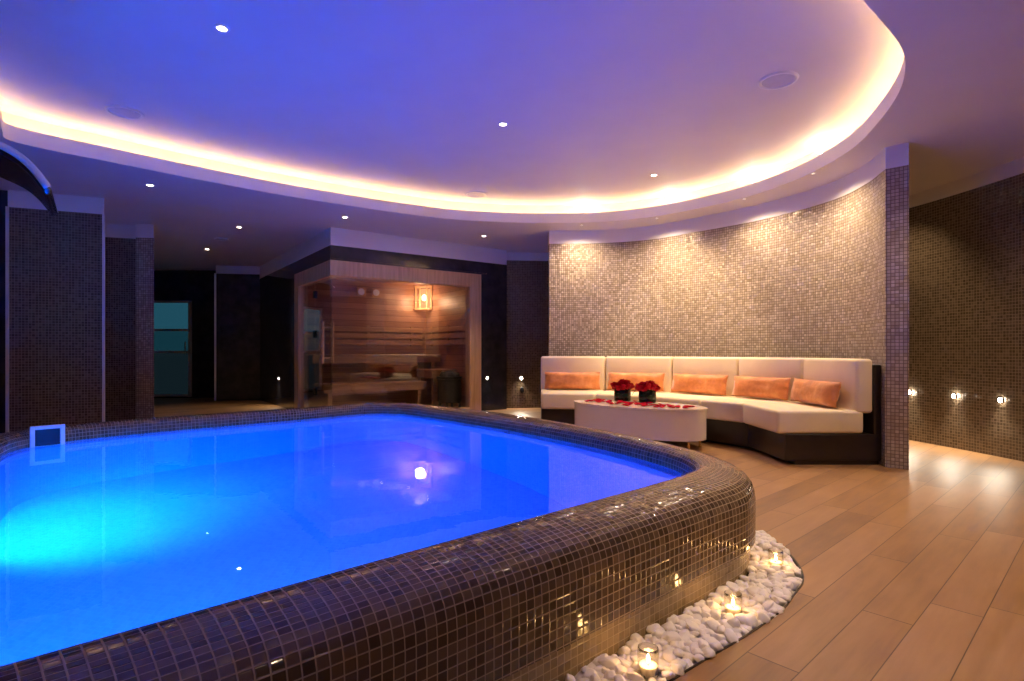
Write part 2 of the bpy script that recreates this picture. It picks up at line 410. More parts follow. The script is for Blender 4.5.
# ------------------------------------------------------------------ floor with pebble bed cut out
bed = [Vector((x, y, 0)) for x, y in ((-.45, .72), (.14, 1.25), (.44, 1.518), (.784, 1.79), (.96, 1.95), (1.055, 2.064), (1.135, 2.16), (1.19, 2.27), (1.225, 2.40), (1.25, 2.56), (1.25, 2.70), (1.215, 2.82), (1.13, 2.90))]
bedc = crom([(p.x, p.y) for p in bed], False, 6)
i0 = min(range(len(POUT)), key=lambda i: (POUT[i] - Vector((-.62, .813, 0))).length); i1 = min(range(len(POUT)), key=lambda i: (POUT[i] - Vector((1.07, 2.84, 0))).length)
hole = bedc + [PBASE[i] for i in range(i1 + 1, len(PBASE))] + [PBASE[i] for i in range(0, i0)]
ROOM = [(-9, -2.5), (5.2, -2.5), (5.2, 12), (-9, 12)]
struct('floor', flat(ROOM, [hole], 0.0), M['floor'])
bl = bedc + [PBASE[i] for i in range(i1, i0 - 1, -1)]
ob = obj('bed_liner', flat(bl, [], -0.045), M['soil']); tag(ob, kind='structure')
bm = bmesh.new(); inner = bedc; outer_ = [p + Vector((0.006, -0.006, 0)) for p in bedc]
merge(bm, ribbon(bedc, -0.05, 0.003))
ob = obj('trim_1', bm, M['edge']); md = ob.modifiers.new('t', 'SOLIDIFY'); md.thickness = 0.006; tag(ob, kind='structure')

# ------------------------------------------------------------------ ceilings and cove
hp = [(-3.80, 4.17), (-3.72, 4.33), (-3.43, 4.625), (-2.90, 5.16), (-2.20, 5.77), (-1.29, 6.39), (-.746, 6.68), (-.148, 6.83), (.47, 6.88), (1.08, 6.83), (1.636, 6.58), (2.09, 6.17), (2.44, 5.69), (2.65, 5.10), (2.68, 4.40), (2.54, 3.83), (2.37, 3.39), (2.19, 3.09), (2.02, 2.89), (1.77, 2.67), (1.55, 2.48),
      (1.0, 1.93), (0.3, 1.15), (-.45, .25), (-1.3, -.5), (-2.3, -.5), (-2.75, .5), (-2.85, 1.9), (-2.95, 2.6), (-3.06, 3.1), (-3.25, 3.45), (-3.47, 3.75), (-3.70, 4.03)]
HOLE = ccw(crom(hp, True, 6))
struct('ceiling', flat([(-9, -2.5), (5.2, -2.5), (5.2, 12), (-9, 12)], [HOLE], CEIL, up=False), M['soffit'])
h2 = offset(HOLE, 0.035); h3 = offset(HOLE, 0.17)
def lev(l, z): return [Vector((p.x, p.y, z)) for p in l]
struct('trim_2', loft([lev(HOLE, CEIL), lev(HOLE, LIP), lev(h2, LIP), lev(h2, 2.53), lev(h3, 2.53), lev(h3, UP)], True), M['paint'])
struct('ceiling_raised', flat(h3, [], UP, up=False), M['paint'])
h4 = offset(HOLE, 0.10)
cut = [i for i, p in enumerate(HOLE) if p.x < -2.2 and p.y < 4.0]      # the short left end carries no strip
k0 = next(i for i in cut if (i + 1) % len(HOLE) not in cut); nl = len(HOLE) - len(cut)
def arc(d, z): l = offset(HOLE, d); return [Vector((l[(k0 + 1 + q) % len(l)].x, l[(k0 + 1 + q) % len(l)].y, z)) for q in range(nl)]
led = loft([arc(.07, 2.600), arc(.07, 2.612), arc(.09, 2.612), arc(.09, 2.600)], False)
tag(obj('led_strip', led, M['led']), 'warm white strip light glowing inside the curved ceiling cove', 'strip light')

# ------------------------------------------------------------------ walls
wall_n = [0]; trim_n = [3]
def mosaic_wall(name, pts, mat, tile=TILE, top=CEIL, band=True):
    o = struct(name, ribbon(pts, 0.0, tile), M[mat])
    if band:
        struct('trim_%d' % trim_n[0], ribbon(pts, tile, top), M['paint']); trim_n[0] += 1
    return o
V2 = lambda l: [Vector((x, y, 0)) for x, y in l]
cw_in = crom([(.49, 7.33), (1.1, 7.30), (1.72, 7.08), (2.25, 6.55), (2.74, 5.92), (3.02, 5.2), (3.01, 4.72), (2.92, 4.34)], False, 10)
cw_out = crom([(3.03, 4.237), (3.15, 4.70), (3.17, 5.25), (2.88, 6.02), (2.36, 6.67), (1.78, 7.22), (1.12, 7.45), (.49, 7.48)], False, 10)
loop = cw_in + cw_out
o = struct('wall_curved', ribbon(loop + [loop[0]], 0, TILE), M['beige'])
struct('trim_3', ribbon(loop + [loop[0]], TILE, CEIL), M['paint']); trim_n[0] = 4
cor = crom([(4.05, -2.5), (4.15, 1.0), (4.22, 3.2), (4.20, 4.54), (4.06, 5.68), (3.70, 6.9), (3.0, 8.2), (2.0, 8.85), (.9, 8.97), (-.1, 8.90)], False, 10)
mosaic_wall('wall_right', cor, 'brown', tile=2.37)
mosaic_wall('wall_left', V2([(-6.9, 4.68), (-5.18, 5.39)]), 'brown')
mosaic_wall('wall_left_panel', V2([(-4.97, 5.47), (-4.24, 5.77), (-4.62, 6.20), (-5.2, 6.72)]), 'brown')
# dark glass slot between the two left panels and steel trims
struct('wall_left_slot', ribbon(V2([(-5.2, 5.42), (-4.95, 5.52)]), 0, CEIL), M['stone'])
def vtrim(p, z1, w=0.022, mat='alu'):
    bm = bmesh.new(); add_box(bm, (p[0], p[1], z1 / 2), (w, w, z1), 0.4); struct('trim_%d' % trim_n[0], bm, M[mat]); trim_n[0] += 1
vtrim((-5.18, 5.375), TILE); vtrim((-4.965, 5.46), TILE); vtrim((-4.235, 5.755), TILE)
mosaic_wall('wall_recess', V2([(-5.6, 6.74), (-4.70, 7.02)]), 'brown')
mosaic_wall('wall_pillar', V2([(-4.70, 7.03), (-4.70, 6.93), (-4.49, 6.96), (-4.72, 7.2), (-6.6, 9.8)]), 'beige')
# lobby
struct('wall_lobby', ribbon(V2([(-9, 10.9), (-5.4, 10.9)]), 0, CEIL), M['stone'])
bm = ribbon(V2([(-5.47, 10.95), (-5.47, 10.25), (-4.3, 10.45)]), 0, 2.35); struct('wall_steam_room', bm, M['stone'])
struct('trim_40', ribbon(V2([(-5.47, 10.95), (-5.47, 10.25), (-4.3, 10.45)]), 2.35, CEIL), M['paint'])
# shell behind the camera
struct('wall_back', ribbon(V2([(5.2, -2.5), (-9, -2.5)]), 0, CEIL), M['paint'])
struct('wall_far_left', ribbon(V2([(-6.9, -2.5), (-6.9, 4.7)]), 0, CEIL), M['paint'])

# ------------------------------------------------------------------ sauna
S0 = Vector((-2.32, 7.10, 0))
RZ = math.atan2(A.y, A.x)
def sp(a, b, z=0.0): return S0 + A * a + B * b + Vector((0, 0, z))
def sbox(bm, a0, a1, b0, b1, z0, z1, bevel=0.0):
    add_box(bm, sp((a0 + a1) / 2, (b0 + b1) / 2, (z0 + z1) / 2), (a1 - a0, b1 - b0, z1 - z0), RZ, bevel)
SW, SD, FZ0, FZ1, FZ2 = 2.29, 1.8, 1.88, 2.08, 2.27
bm = bmesh.new(); sbox(bm, 0, 2.77, 0, .10, FZ1, FZ2); sbox(bm, SW, 2.77, 0, .10, 0, FZ1); struct('wall_sauna_front', bm, M['stone'])
bm = bmesh.new(); sbox(bm, 0, .10, .10, 4.4, FZ1, FZ2); sbox(bm, 0, .10, 1.66, 4.4, 0, FZ1); struct('wall_sauna_side', bm, M['stone'])
bm = bmesh.new(); sbox(bm, 0, 2.77, 0, .10, FZ2, CEIL); sbox(bm, 0, .10, .10, 4.4, FZ2, CEIL); struct('trim_41', bm, M['paint'])
bm = bmesh.new(); sbox(bm, .10, SW + .1, SD + .04, SD + .1, 0, FZ1); struct('wall_sauna_back', bm, M['cedar'])
bm = bmesh.new(); sbox(bm, SW + .02, SW + .1, .10, SD + .04, 0, FZ1); struct('wall_sauna_right', bm, M['cedar'])
bm = bmesh.new(); sbox(bm, 0.0, SW + .1, .0, SD + .1, FZ1, FZ1 + .03); struct('ceiling_sauna', bm, M['cedar'])
bm = bmesh.new(); sbox(bm, .0, SW + .02, .0, SD + .04, 0.0, 0.02); struct('floor_sauna', bm, M['bench'])
# timber surround of the corner window
bm = bmesh.new(); sbox(bm, -.012, SW, -.012, .13, FZ0, FZ1, .006); struct('trim_42', bm, M['cedar_frame'])
bm = bmesh.new(); sbox(bm, -.012, .13, .13, 1.66, FZ0, FZ1, .006); struct('trim_43', bm, M['cedar_frame'])
bm = bmesh.new(); sbox(bm, 2.09, SW, -.012, .13, 0, FZ0, .006); struct('trim_44', bm, M['cedar_frame'])
bm = bmesh.new(); sbox(bm, -.012, .13, 1.46, 1.66, 0, FZ0, .006); struct('trim_45', bm, M['cedar_frame'])
bm = bmesh.new(); sbox(bm, 0, 2.09, 0, .10, .0, .07, .006); sbox(bm, 0, .10, .10, 1.46, .0, .03, .004); struct('trim_46', bm, M['cedar_frame'])
bm = bmesh.new(); sbox(bm, .005, .745, .03, .04, .07, FZ0); struct('window_1', bm, M['glass'])
bm = bmesh.new(); sbox(bm, .755, 2.09, .03, .04, .07, FZ0); struct('window_2', bm, M['glass'])
bm = bmesh.new(); sbox(bm, .03, .04, .78, 1.46, .03, FZ0); struct('window_3', bm, M['glass'])
bm = bmesh.new(); sbox(bm, .03, .04, .05, .76, .04, FZ0 - .01); dr = struct('door_1', bm, M['glass'])
for z in (.35, 1.15, 1.70):
    bm = bmesh.new(); sbox(bm, .015, .055, .73, .81, z - .05, z + .05, .004); obj('hinge', bm, M['iron'], dr)
bm = bmesh.new(); add_tube(bm, [sp(-.03, .22, .75), sp(-.03, .22, 1.30)], .018, 12)
for z in (.82, 1.22): add_tube(bm, [sp(-.03, .22, z), sp(.09, .22, z)], .010, 8)
add_tube(bm, [sp(.10, .22, .75), sp(.10, .22, 1.30)], .018, 12)
tag(obj('door_handle', bm, M['bench'], dr, smooth=True, flat_angle=1.0), 'pale timber pull bar')
# benches
benches = []
def bench(label, a0, a1, b0, b1, z, along):
    t = thing('sauna_bench', label, 'bench', sp((a0 + a1) / 2, (b0 + b1) / 2, 0.02)); inv = Matrix.Translation(-t.location)
    def part(name, bm, mat, **kw):
        bmesh.ops.transform(bm, matrix=inv, verts=bm.verts); return obj(name, bm, mat, t, **kw)
    k = 5; w_ = ((b1 - b0) if along == 'a' else (a1 - a0)) / k
    bm = bmesh.new()
    for i in range(k):
        if along == 'a': sbox(bm, a0, a1, b0 + i * w_ + .006, b0 + (i + 1) * w_ - .006, z - .03, z, .004)
        else: sbox(bm, a0 + i * w_ + .006, a0 + (i + 1) * w_ - .006, b0, b1, z - .03, z, .004)
    part('slatted_top', bm, M['bench'])
    bm = bmesh.new()
    if along == 'a': sbox(bm, a0, a1, b0 + .02, b0 + .05, z - .13, z - .03)
    else: sbox(bm, a0 + .02, a0 + .05, b0, b1, z - .13, z - .03)
    part('apron', bm, M['bench'])
    for q in (.06, .94):
        bm = bmesh.new()
        if along == 'a': sbox(bm, a0 + (a1 - a0) * q - .03, a0 + (a1 - a0) * q + .03, b0 + .05, b1 - .02, .02, z - .03)
        else: sbox(bm, a0 + .05, a1 - .02, b0 + (b1 - b0) * q - .03, b0 + (b1 - b0) * q + .03, .02, z - .03)
        part('leg', bm, M['bench'])
    benches.append(t); return t
bench('upper timber sauna bench along the back wall behind the glass', .15, SW, 1.25, 1.82, .86, 'a')
bench('lower timber sauna bench in front of the upper bench', .15, 1.75, .74, 1.23, .44, 'a')
bench('short timber sauna bench along the right wall below the lamp', 1.80, SW, .70, 1.23, .62, 'b')
for lab, wl in (('timber backrest slats on the sauna back wall', 0), ('timber backrest slats on the sauna right wall', 1)):
    bm = bmesh.new()
    for k in range(3):
        z = 1.02 + k * .11
        if wl == 0: sbox(bm, .2, SW - .08, 1.785, 1.815, z, z + .075, .004)
        else: sbox(bm, SW - .035, SW - .005, .25, 1.76, z, z + .075, .004)
    if wl == 0:
        for a in (.4, 1.2, 2.0): sbox(bm, a, a + .05, 1.81, 1.84, 1.0, 1.34)
    else:
        for b in (.4, 1.0, 1.6): sbox(bm, SW - .005, SW + .02, b, b + .05, 1.0, 1.34)
    bt = benches[0 if wl == 0 else 2]; bmesh.ops.transform(bm, matrix=Matrix.Translation(-bt.location), verts=bm.verts); obj('backrest', bm, M['bench'], bt)
# corner lamp
lp = thing('sauna_lamp', 'glowing wood framed corner lamp high in the sauna', 'lamp', sp(SW + .0, 1.80, 1.66))
cd = (-A - B).normalized(); sd = (A - B).normalized(); ax = Matrix((sd, cd, ZUP)).transposed()
bm = bmesh.new(); add_box(bm, cd * .06 + ZUP * .19, (.20, .02, .34), axes=ax, bevel=.004); obj('diffuser', bm, M['sconce'], lp)
bm = lathe([(0, -.05), (.03, -.035), (.045, 0), (.035, .04), (.018, .06), (0, .065)], 16); bmesh.ops.translate(bm, vec=cd * .11 + ZUP * .19, verts=bm.verts); obj('bulb', bm, M['bulb'], lp, smooth=True)
bm = bmesh.new()
for x in (-.14, -.065, .065, .14): add_box(bm, cd * .15 + sd * x + ZUP * .19, (.026, .022, .40), axes=ax, bevel=.004)
for z in (.0, .38): add_box(bm, cd * .15 + ZUP * z, (.32, .03, .03), axes=ax, bevel=.004)
obj('slat_frame', bm, M['cedar_frame'], lp)
bm = bmesh.new(); add_prism(bm, [tuple((cd * .17 + sd * .16).xy), tuple((cd * .01).xy), tuple((cd * .17 - sd * .16).xy)], .385, .41); obj('top_board', bm, M['cedar_frame'], lp)
light('sauna_lamp_light', 'POINT', cd * .34 + ZUP * .12, 11, (1.0, .55, .30), lp, .08)
# gauges
for lab, a in (('left one of two pale square gauges on the sauna back wall', 1.10), ('right one of two pale square gauges on the sauna back wall', 1.36)):
    g = thing('wall_gauge', lab, 'gauge', sp(a, 1.825, 1.90), RZ, 'sauna gauges')
    bm = bmesh.new(); add_box(bm, (0, 0, 0), (.15, .03, .15), bevel=.012); obj('case', bm, M['bench'], g)
    bm = lathe([(0, .0), (.055, 0), (.055, .006), (0, .006)], 24); bmesh.ops.rotate(bm, cent=(0, 0, 0), matrix=Matrix.Rotation(PI / 2, 3, 'X'), verts=bm.verts); bmesh.ops.translate(bm, vec=(0, -.012, 0), verts=bm.verts); obj('dial', bm, M['white'], g)
# heater
ht = thing('sauna_heater', 'dark sauna heater heaped with stones behind the right glass pane', 'heater', sp(1.98, .42, .02), RZ)
for x, y in ((-.11, -.11), (.11, -.11), (.11, .11), (-.11, .11)):
    bm = bmesh.new(); add_box(bm, (x, y, .06), (.03, .03, .12)); obj('leg', bm, M['iron'], ht)
bm = lathe([(0, .10), (.17, .10), (.185, .12), (.185, .46), (.20, .47), (.20, .50), (.15, .50), (.15, .40), (0, .40)], 28); obj('body', bm, M['iron'], ht, smooth=True, flat_angle=.7)
for k in range(16):
    b = bmesh.new(); bmesh.ops.create_icosphere(b, subdivisions=2, radius=.05)
    for v in b.verts: v.co *= 1 + .35 * (noise.noise(v.co * 18 + Vector((k * 7, 0, 0))))
    aa = k * 2.4; rr = .125 * math.sqrt((k + .5) / 16); bmesh.ops.translate(b, vec=(rr * math.cos(aa), rr * math.sin(aa), .51 + .05 * (1 - rr / .13)), verts=b.verts)
    obj('stone', b, M['rock'], ht, smooth=True)

# lobby glass door; panes emit, standing in for the lit room behind
bm = bmesh.new()
for x in (-7.05, -6.30): add_box(bm, (x, 10.86, .95), (.05, .05, 1.86))
for z in (1.88, 1.33, .90, .05): add_box(bm, (-6.675, 10.86, z), (.80, .05, .045))
dd = struct('door_2', bm, M['alu'])
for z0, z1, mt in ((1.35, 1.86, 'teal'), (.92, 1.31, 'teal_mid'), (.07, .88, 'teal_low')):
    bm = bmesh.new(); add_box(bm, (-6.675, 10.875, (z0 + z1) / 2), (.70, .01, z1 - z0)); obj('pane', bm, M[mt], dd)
bm = bmesh.new(); add_tube(bm, [(-6.36, 10.80, .85), (-6.36, 10.80, 1.1)], .012, 8); obj('door_handle', bm, M['steel'], dd)
vtrim((-5.47, 10.23), 2.35, .03)
# curved pull handle on the dark steam room door
dd = struct('door_3', (lambda bm: (add_box(bm, (-4.98, 10.315, 1.1), (.86, .02, 2.15), math.atan2(.2, 1.17)), bm)[-1])(bmesh.new()), M['stone'])
bm = bmesh.new(); add_tube(bm, [(-4.62 - .0, 10.36 - .05 * math.sin(PI * k / 10), .75 + .09 * k) for k in range(11)], .014, 8); obj('door_handle', bm, M['steel'], dd, smooth=True)

# ------------------------------------------------------------------ sofa
J = [Vector(p) for p in ((.36, 6.98, 0), (1.15, 6.86, 0), (1.87, 6.48, 0), (2.38, 5.84, 0), (2.74, 5.22, 0), (2.755, 4.41, 0))]
N = [Vector(p).normalized() for p in ((-.04, -1, 0), (-.33, -.94, 0), (-.63, -.78, 0), (-.82, -.57, 0), (-.96, -.20, 0), (-1, .0, 0))]
def quad(i, d0, d1, gap=.006):
    a0, a1 = J[i] + N[i] * d0, J[i] + N[i] * d1; b0, b1 = J[i + 1] + N[i + 1] * d0, J[i + 1] + N[i + 1] * d1
    t0 = (b0 - a0).normalized() * gap; t1 = (b1 - a1).normalized() * gap
    return [a0 + t0, b0 - t0, b1 - t1, a1 + t1]
names = ['at the far left end', 'second from the left', 'in the middle of the run', 'second from the right', 'at the right end, dark side showing']
cush = ['first copper velvet bolster, alone on the leftmost sofa section', 'copper velvet bolster behind the two bunches of red roses', 'copper velvet bolster on the middle sofa section', 'copper velvet bolster on the section second from the right', 'copper velvet bolster on the rightmost section']
def softbox(bm, pts, z0, z1, bev):
    add_prism(bm, [tuple(p.xy) for p in pts], z0, z1, bev, 4)
for i in range(5):
    ctr = (J[i] + J[i + 1]) / 2 + (N[i] + N[i + 1]) * .15
    t = thing('sofa_section', 'cream upholstered sofa section on espresso base ' + names[i], 'sofa', ctr, 0, 'sections of the curved sofa'); inv = Matrix.Translation(-ctr)
    def part(name, bm, mat, **kw):
        bmesh.ops.transform(bm, matrix=inv, verts=bm.verts); return obj(name, bm, mat, t, **kw)
    bm = bmesh.new(); softbox(bm, quad(i, .585, -.185, .003), .035, .245, .008); softbox(bm, quad(i, .50, -.17, .02), .0, .05, .002); part('base', bm, M['espresso'], smooth=True, flat_angle=.6)
    bm = bmesh.new(); softbox(bm, quad(i, -.125, -.185, .003), .24, .80, .012); part('back_shell', bm, M['espresso'], smooth=True, flat_angle=.6)
    bm = bmesh.new(); softbox(bm, quad(i, .645, -.05, .004), .248, .432, .028); part('seat_cushion', bm, M['cream'], smooth=True)
    bm = bmesh.new(); softbox(bm, quad(i, .012, -.122, .004), .41, .845, .028); part('back_cushion', bm, M['cream'], smooth=True)
    # long velvet bolster leaning on the back
    L, hh, th = (.68, .68, .68, .62, .70)[i], .215, .13
    b = bmesh.new(); bmesh.ops.create_cube(b, size=2.0); bmesh.ops.subdivide_edges(b, edges=b.edges[:], cuts=9, use_grid_fill=True)
    for v in b.verts:
        x, y, z = v.co
        e = (1 - abs(x) ** 6) * (1 - abs(z) ** 3)
        v.co = Vector((x * L / 2 * (1 - .03 * (1 - abs(z) ** 2)), y * th / 2 * (0.10 + .9 * max(e, 0) ** .5), z * hh / 2 * (1 - .05 * (1 - x * x)) + .004 * noise.noise(Vector((x * 3, z * 3, i * 9)))))
        if abs(y) > .5: v.co.y += .012 * noise.noise(Vector((x * 4 + 3 * i, z * 2.5, y)))
    for v in b.verts: v.co.z += hh / 2
    pil = obj('bolster_cushion', b, M['copper'], smooth=True); tag(pil, cush[i], 'cushion', 'copper velvet bolsters on the sofa')
    tv = (J[i + 1] - J[i]).normalized(); nn = Vector((tv.y, -tv.x, 0))
    if nn.dot(N[i] + N[i + 1]) < 0: nn = -nn
    sh = (.0, .0, .0, -.03, -.05)[i]
    ps = (J[i] + J[i + 1]) / 2 + tv * sh + nn * .122
    pil.location = (ps.x, ps.y, .444); pil.rotation_euler = (math.radians(-12), 0, math.atan2(tv.y, tv.x) + PI if nn.dot(Vector((-math.sin(math.atan2(tv.y, tv.x)), math.cos(math.atan2(tv.y, tv.x)), 0))) > 0 else math.atan2(tv.y, tv.x)); pil.rotation_euler = (math.radians(-12), 0, pil.rotation_euler[2])

# ------------------------------------------------------------------ oval table
TC = Vector((1.242, 5.555, 0)); TZ = .38; TA = math.atan2(-.652, .758)
tb = thing('coffee_table', 'low oval white lacquered table in front of the curved sofa', 'table', TC, TA)
def oval(a, b, n=64): return [(a * math.cos(2 * PI * k / n), b * math.sin(2 * PI * k / n)) for k in range(n)]
bm = bmesh.new(); add_prism(bm, oval(.70, .36), .09, TZ - .022); obj('drum', bm, M['lacquer'], tb, smooth=True, flat_angle=.6)
b = bmesh.new(); add_prism(b, oval(.706, .366), TZ - .02, TZ); obj('tabletop', b, M['lacquer'], tb, smooth=True, flat_angle=.6)
for x, y in ((.60, .13), (.60, -.13), (-.60, .13), (-.60, -.13)):
    bm = lathe([(0, 0), (.016, 0), (.016, .008), (.011, .012), (.011, .092), (0, .092)], 14); bmesh.ops.translate(bm, vec=(x, y, 0), verts=bm.verts); tag(obj('leg', bm, M['brass'], tb, smooth=True, flat_angle=.7), 'small brass foot')

def rose_bm(r, seed):
    bm = bmesh.new(); rr = random.Random(seed)
    for layer, (n, rad, hgt, open_) in enumerate(((3, .28, .95, -.05), (4, .50, .95, .10), (5, .78, .80, .30), (6, 1.0, .55, .55))):
        for k in range(n):
            a0 = 2 * PI * k / n + layer * .7 + rr.uniform(-.15, .15); wdt = 2 * PI / n * .75
            g = []
            for iu in range(5):
                row = []
                for iv in range(4):
                    a = a0 + (iu / 4 - .5) * 2 * wdt * (0.6 + .4 * math.sin(PI * (iv + .8) / 4.2)); v = iv / 3
                    rad_v = r * rad * (.35 + .65 * math.sin(v * PI * .5)) + r * open_ * .3 * v * v; rad_v *= 1 - .06 * abs(iu - 2) * v
                    row.append(bm.verts.new((rad_v * math.cos(a), rad_v * math.sin(a), r * (-.45 + (hgt + .45) * v - .12 * v * (abs(iu - 2) / 2) ** 2))))
                g.append(row)
            for iu in range(4):
                for iv in range(3): bm.faces.new((g[iu][iv], g[iu + 1][iv], g[iu + 1][iv + 1], g[iu][iv + 1]))
    return bm
rose_me = []
for k in range(3):
    bm = rose_bm(.041, k); me = bpy.data.meshes.new('rose'); bm.to_mesh(me); bm.free(); me.materials.append(M['rose']); me.shade_smooth(); rose_me.append(me)
for j, (px, X, Y, lab) in enumerate(((622, 1.18, 5.93, 'left'), (648, 1.395, 5.72, 'right'))):
    where = 'on the left of the oval white table' if j == 0 else 'on the right, nearer the middle of the oval white table'
    v = thing('flower_vase', 'short black glass rose vase ' + ('at the left' if j == 0 else 'at the right') + ' of the oval white table', 'vase', (X, Y, TZ), 0, 'black rose vases')
    bm = lathe([(0, 0), (.083, 0), (.087, .004), (.087, .118), (.085, .122), (.080, .122), (.078, .116), (.078, .012), (0, .012)], 40); obj('body', bm, M['vase'], v, smooth=True, flat_angle=.7)
    bm = lathe([(.0873, .035), (.0882, .036), (.0882, .082), (.0873, .083)], 40); tag(obj('leaf_band', bm, M['leaf'], v, smooth=True), 'dark green leaf band')
    bq = thing('rose_bouquet', 'dome of red roses in the black vase ' + ('at the left' if j == 0 else 'at the right') + ' of the white table', 'flowers', (X, Y, TZ + .0), 0, 'red rose bouquets')
    rr = random.Random(20 + j)
    spots = [(0, 0)] + [(.045, k * PI / 3) for k in range(6)] + [(.088, k * PI / 5 + .2) for k in range(10)]
    stem = bmesh.new()
    for k, (r_, a) in enumerate(spots):
        o = bpy.data.objects.new('rose', rose_me[k % 3]); C.objects.link(o); o.parent = bq
        z = .125 + .055 * math.cos(r_ / .1 * 1.35) + rr.uniform(-.012, .016)
        o.location = (r_ * math.cos(a), r_ * math.sin(a), z); o.rotation_euler = (-r_ * 5.5 * math.sin(a) + rr.uniform(-.2, .2), r_ * 5.5 * math.cos(a), rr.uniform(0, 6))
        add_tube(stem, [(r_ * .45 * math.cos(a), r_ * .45 * math.sin(a), -.025), (r_ * .7 * math.cos(a), r_ * .7 * math.sin(a), .055), (r_ * math.cos(a), r_ * math.sin(a), z - .01)], .0025, 5)
    obj('stems', stem, M['leaf'], bq)
    if j == 0:
        bm = bmesh.new(); add_tube(bm, [(.10, .0, .06), (.135, -.01, .11), (.15, -.01, .15)], .0025, 5); b = bmesh.new(); bmesh.ops.create_icosphere(b, subdivisions=2, radius=.016); bmesh.ops.scale(b, vec=(1, 1, 1.4), verts=b.verts); bmesh.ops.translate(b, vec=(.15, -.01, .165), verts=b.verts); merge(bm, b)
        tag(obj('rosebud', bm, M['rose'], bq, smooth=True), 'single bud on a bent stem')
# petals scattered over the table
def petal_mesh(seed):
    bm = bmesh.new(); rr = random.Random(seed); g = []
    for i in range(5):
        row = []
        for k in range(5):
            u, v = i / 4 * 2 - 1, k / 4 * 2 - 1
            wv = math.sqrt(max(0.04, 1 - v * v)) * (1 - .2 * v)
            row.append(bm.verts.new((u * .026 * wv, v * .030, 0.003 + .012 * (u * u * wv + .6 * v * v) + .0015 * rr.uniform(0, 1))))
        g.append(row)
    for i in range(4):
        for k in range(4): bm.faces.new((g[i][k], g[i + 1][k], g[i + 1][k + 1], g[i][k + 1]))
    me = bpy.data.meshes.new('rose_petal'); bm.to_mesh(me); bm.free(); me.materials.append(M['petal']); me.shade_smooth(); return me
pm = [petal_mesh(k) for k in range(4)]
pr = random.Random(5); placed = []; tries = 0
vp = [Vector((1.18, 5.93)), Vector((1.395, 5.72))]
while len(placed) < 72 and tries < 6000:
    tries += 1
    x = pr.uniform(-.52, .56); y = pr.gauss(-.05 - .06 * math.sin(x * 4), .085)
    if (x / .64) ** 2 + (y / .31) ** 2 > .9: continue
    wx = TC.x + x * math.cos(TA) - y * math.sin(TA); wy = TC.y + x * math.sin(TA) + y * math.cos(TA)
    if min((Vector((wx, wy)) - q).length for q in vp) < .105: continue
    if any((Vector((wx, wy)) - q).length < .030 for q in placed): continue
    placed.append(Vector((wx, wy)))
    o = bpy.data.objects.new('rose_petal', pm[len(placed) % 4]); C.objects.link(o); o.location = (wx, wy, TZ - .001); o.rotation_euler = (pr.uniform(-.1, .1), pr.uniform(-.1, .1), pr.uniform(0, 6.28)); o.scale = (1, 1, 1)
    tag(o, 'loose red rose petal scattered on the oval white table', 'petal', 'rose petals on the white table')

# ------------------------------------------------------------------ pebble bed
def pebble_bm(seed, r=.021, sub=3):
    b = bmesh.new(); bmesh.ops.create_icosphere(b, subdivisions=sub, radius=1.0); rr = random.Random(seed)
    s = Vector((rr.uniform(.8, 1.35), rr.uniform(.7, 1.0), rr.uniform(.55, .85)))
    off = Vector((seed * 3.1, seed * 1.7, 0))
    pl = [(Vector((rr.gauss(0, 1), rr.gauss(0, 1), rr.gauss(0, 1))).normalized(), rr.uniform(.52, .85)) for _ in range(11)]
    def chip(q):
        for n_, d in pl:
            e = q.dot(n_) - d
            if e > 0: q = q - n_ * (e * .92)
        return q
    for v in b.verts:
        n_ = v.co.normalized(); q = n_ * (1 + .34 * noise.noise(n_ * 1.2 + off) + .12 * noise.noise(n_ * 2.6 + off)); q = chip(q)
        q = Vector((math.copysign(abs(q.x) ** .85, q.x), math.copysign(abs(q.y) ** .85, q.y), math.copysign(abs(q.z) ** .85, q.z)))
        v.co = Vector((q.x * s.x, q.y * s.y, q.z * s.z)) * r
    return b
peb = []
for k in range(12):
    b = pebble_bm(k); me = bpy.data.meshes.new('pebble'); b.to_mesh(me); b.free(); me.materials.append(M['pebble']); me.shade_smooth(); peb.append(me)
def inpoly(q, poly):
    c = False
    for i in range(len(poly)):
        a, b = poly[i], poly[i - 1]
        if (a.y > q.y) != (b.y > q.y) and q.x < (b.x - a.x) * (q.y - a.y) / (b.y - a.y) + a.x: c = not c
    return c
def dist_poly(q, poly):
    d = 9
    for i in range(len(poly)):
        a, b = poly[i], poly[i - 1]; ab = b - a; t_ = max(0, min(1, (q - a).dot(ab) / max(ab.dot(ab), 1e-9))); d = min(d, (q - a - ab * t_).length)
    return d
cpos = [(.379, 1.545), (.754, 1.893), (1.095, 2.304)]
pr = random.Random(11); pts = []
for tr in range(22000):
    q = Vector((pr.uniform(-.1, 1.27), pr.uniform(1.05, 2.95), 0))
    if not inpoly(q, bl) or dist_poly(q, bl) < .014: continue
    if q.y < 1.06 + (q.x + .1) * .6: pass
    if any((q - p).length < .0205 for p in pts): continue
    if any((q.xy - Vector(c)).length < .042 for c in cpos): continue
    pts.append(q)
    if len(pts) > 900: break
peb_lo = []
for k in range(12):
    b = pebble_bm(k, .021, 2); me = bpy.data.meshes.new('pebble_small'); b.to_mesh(me); b.free(); peb_lo.append(me)
base = bmesh.new()
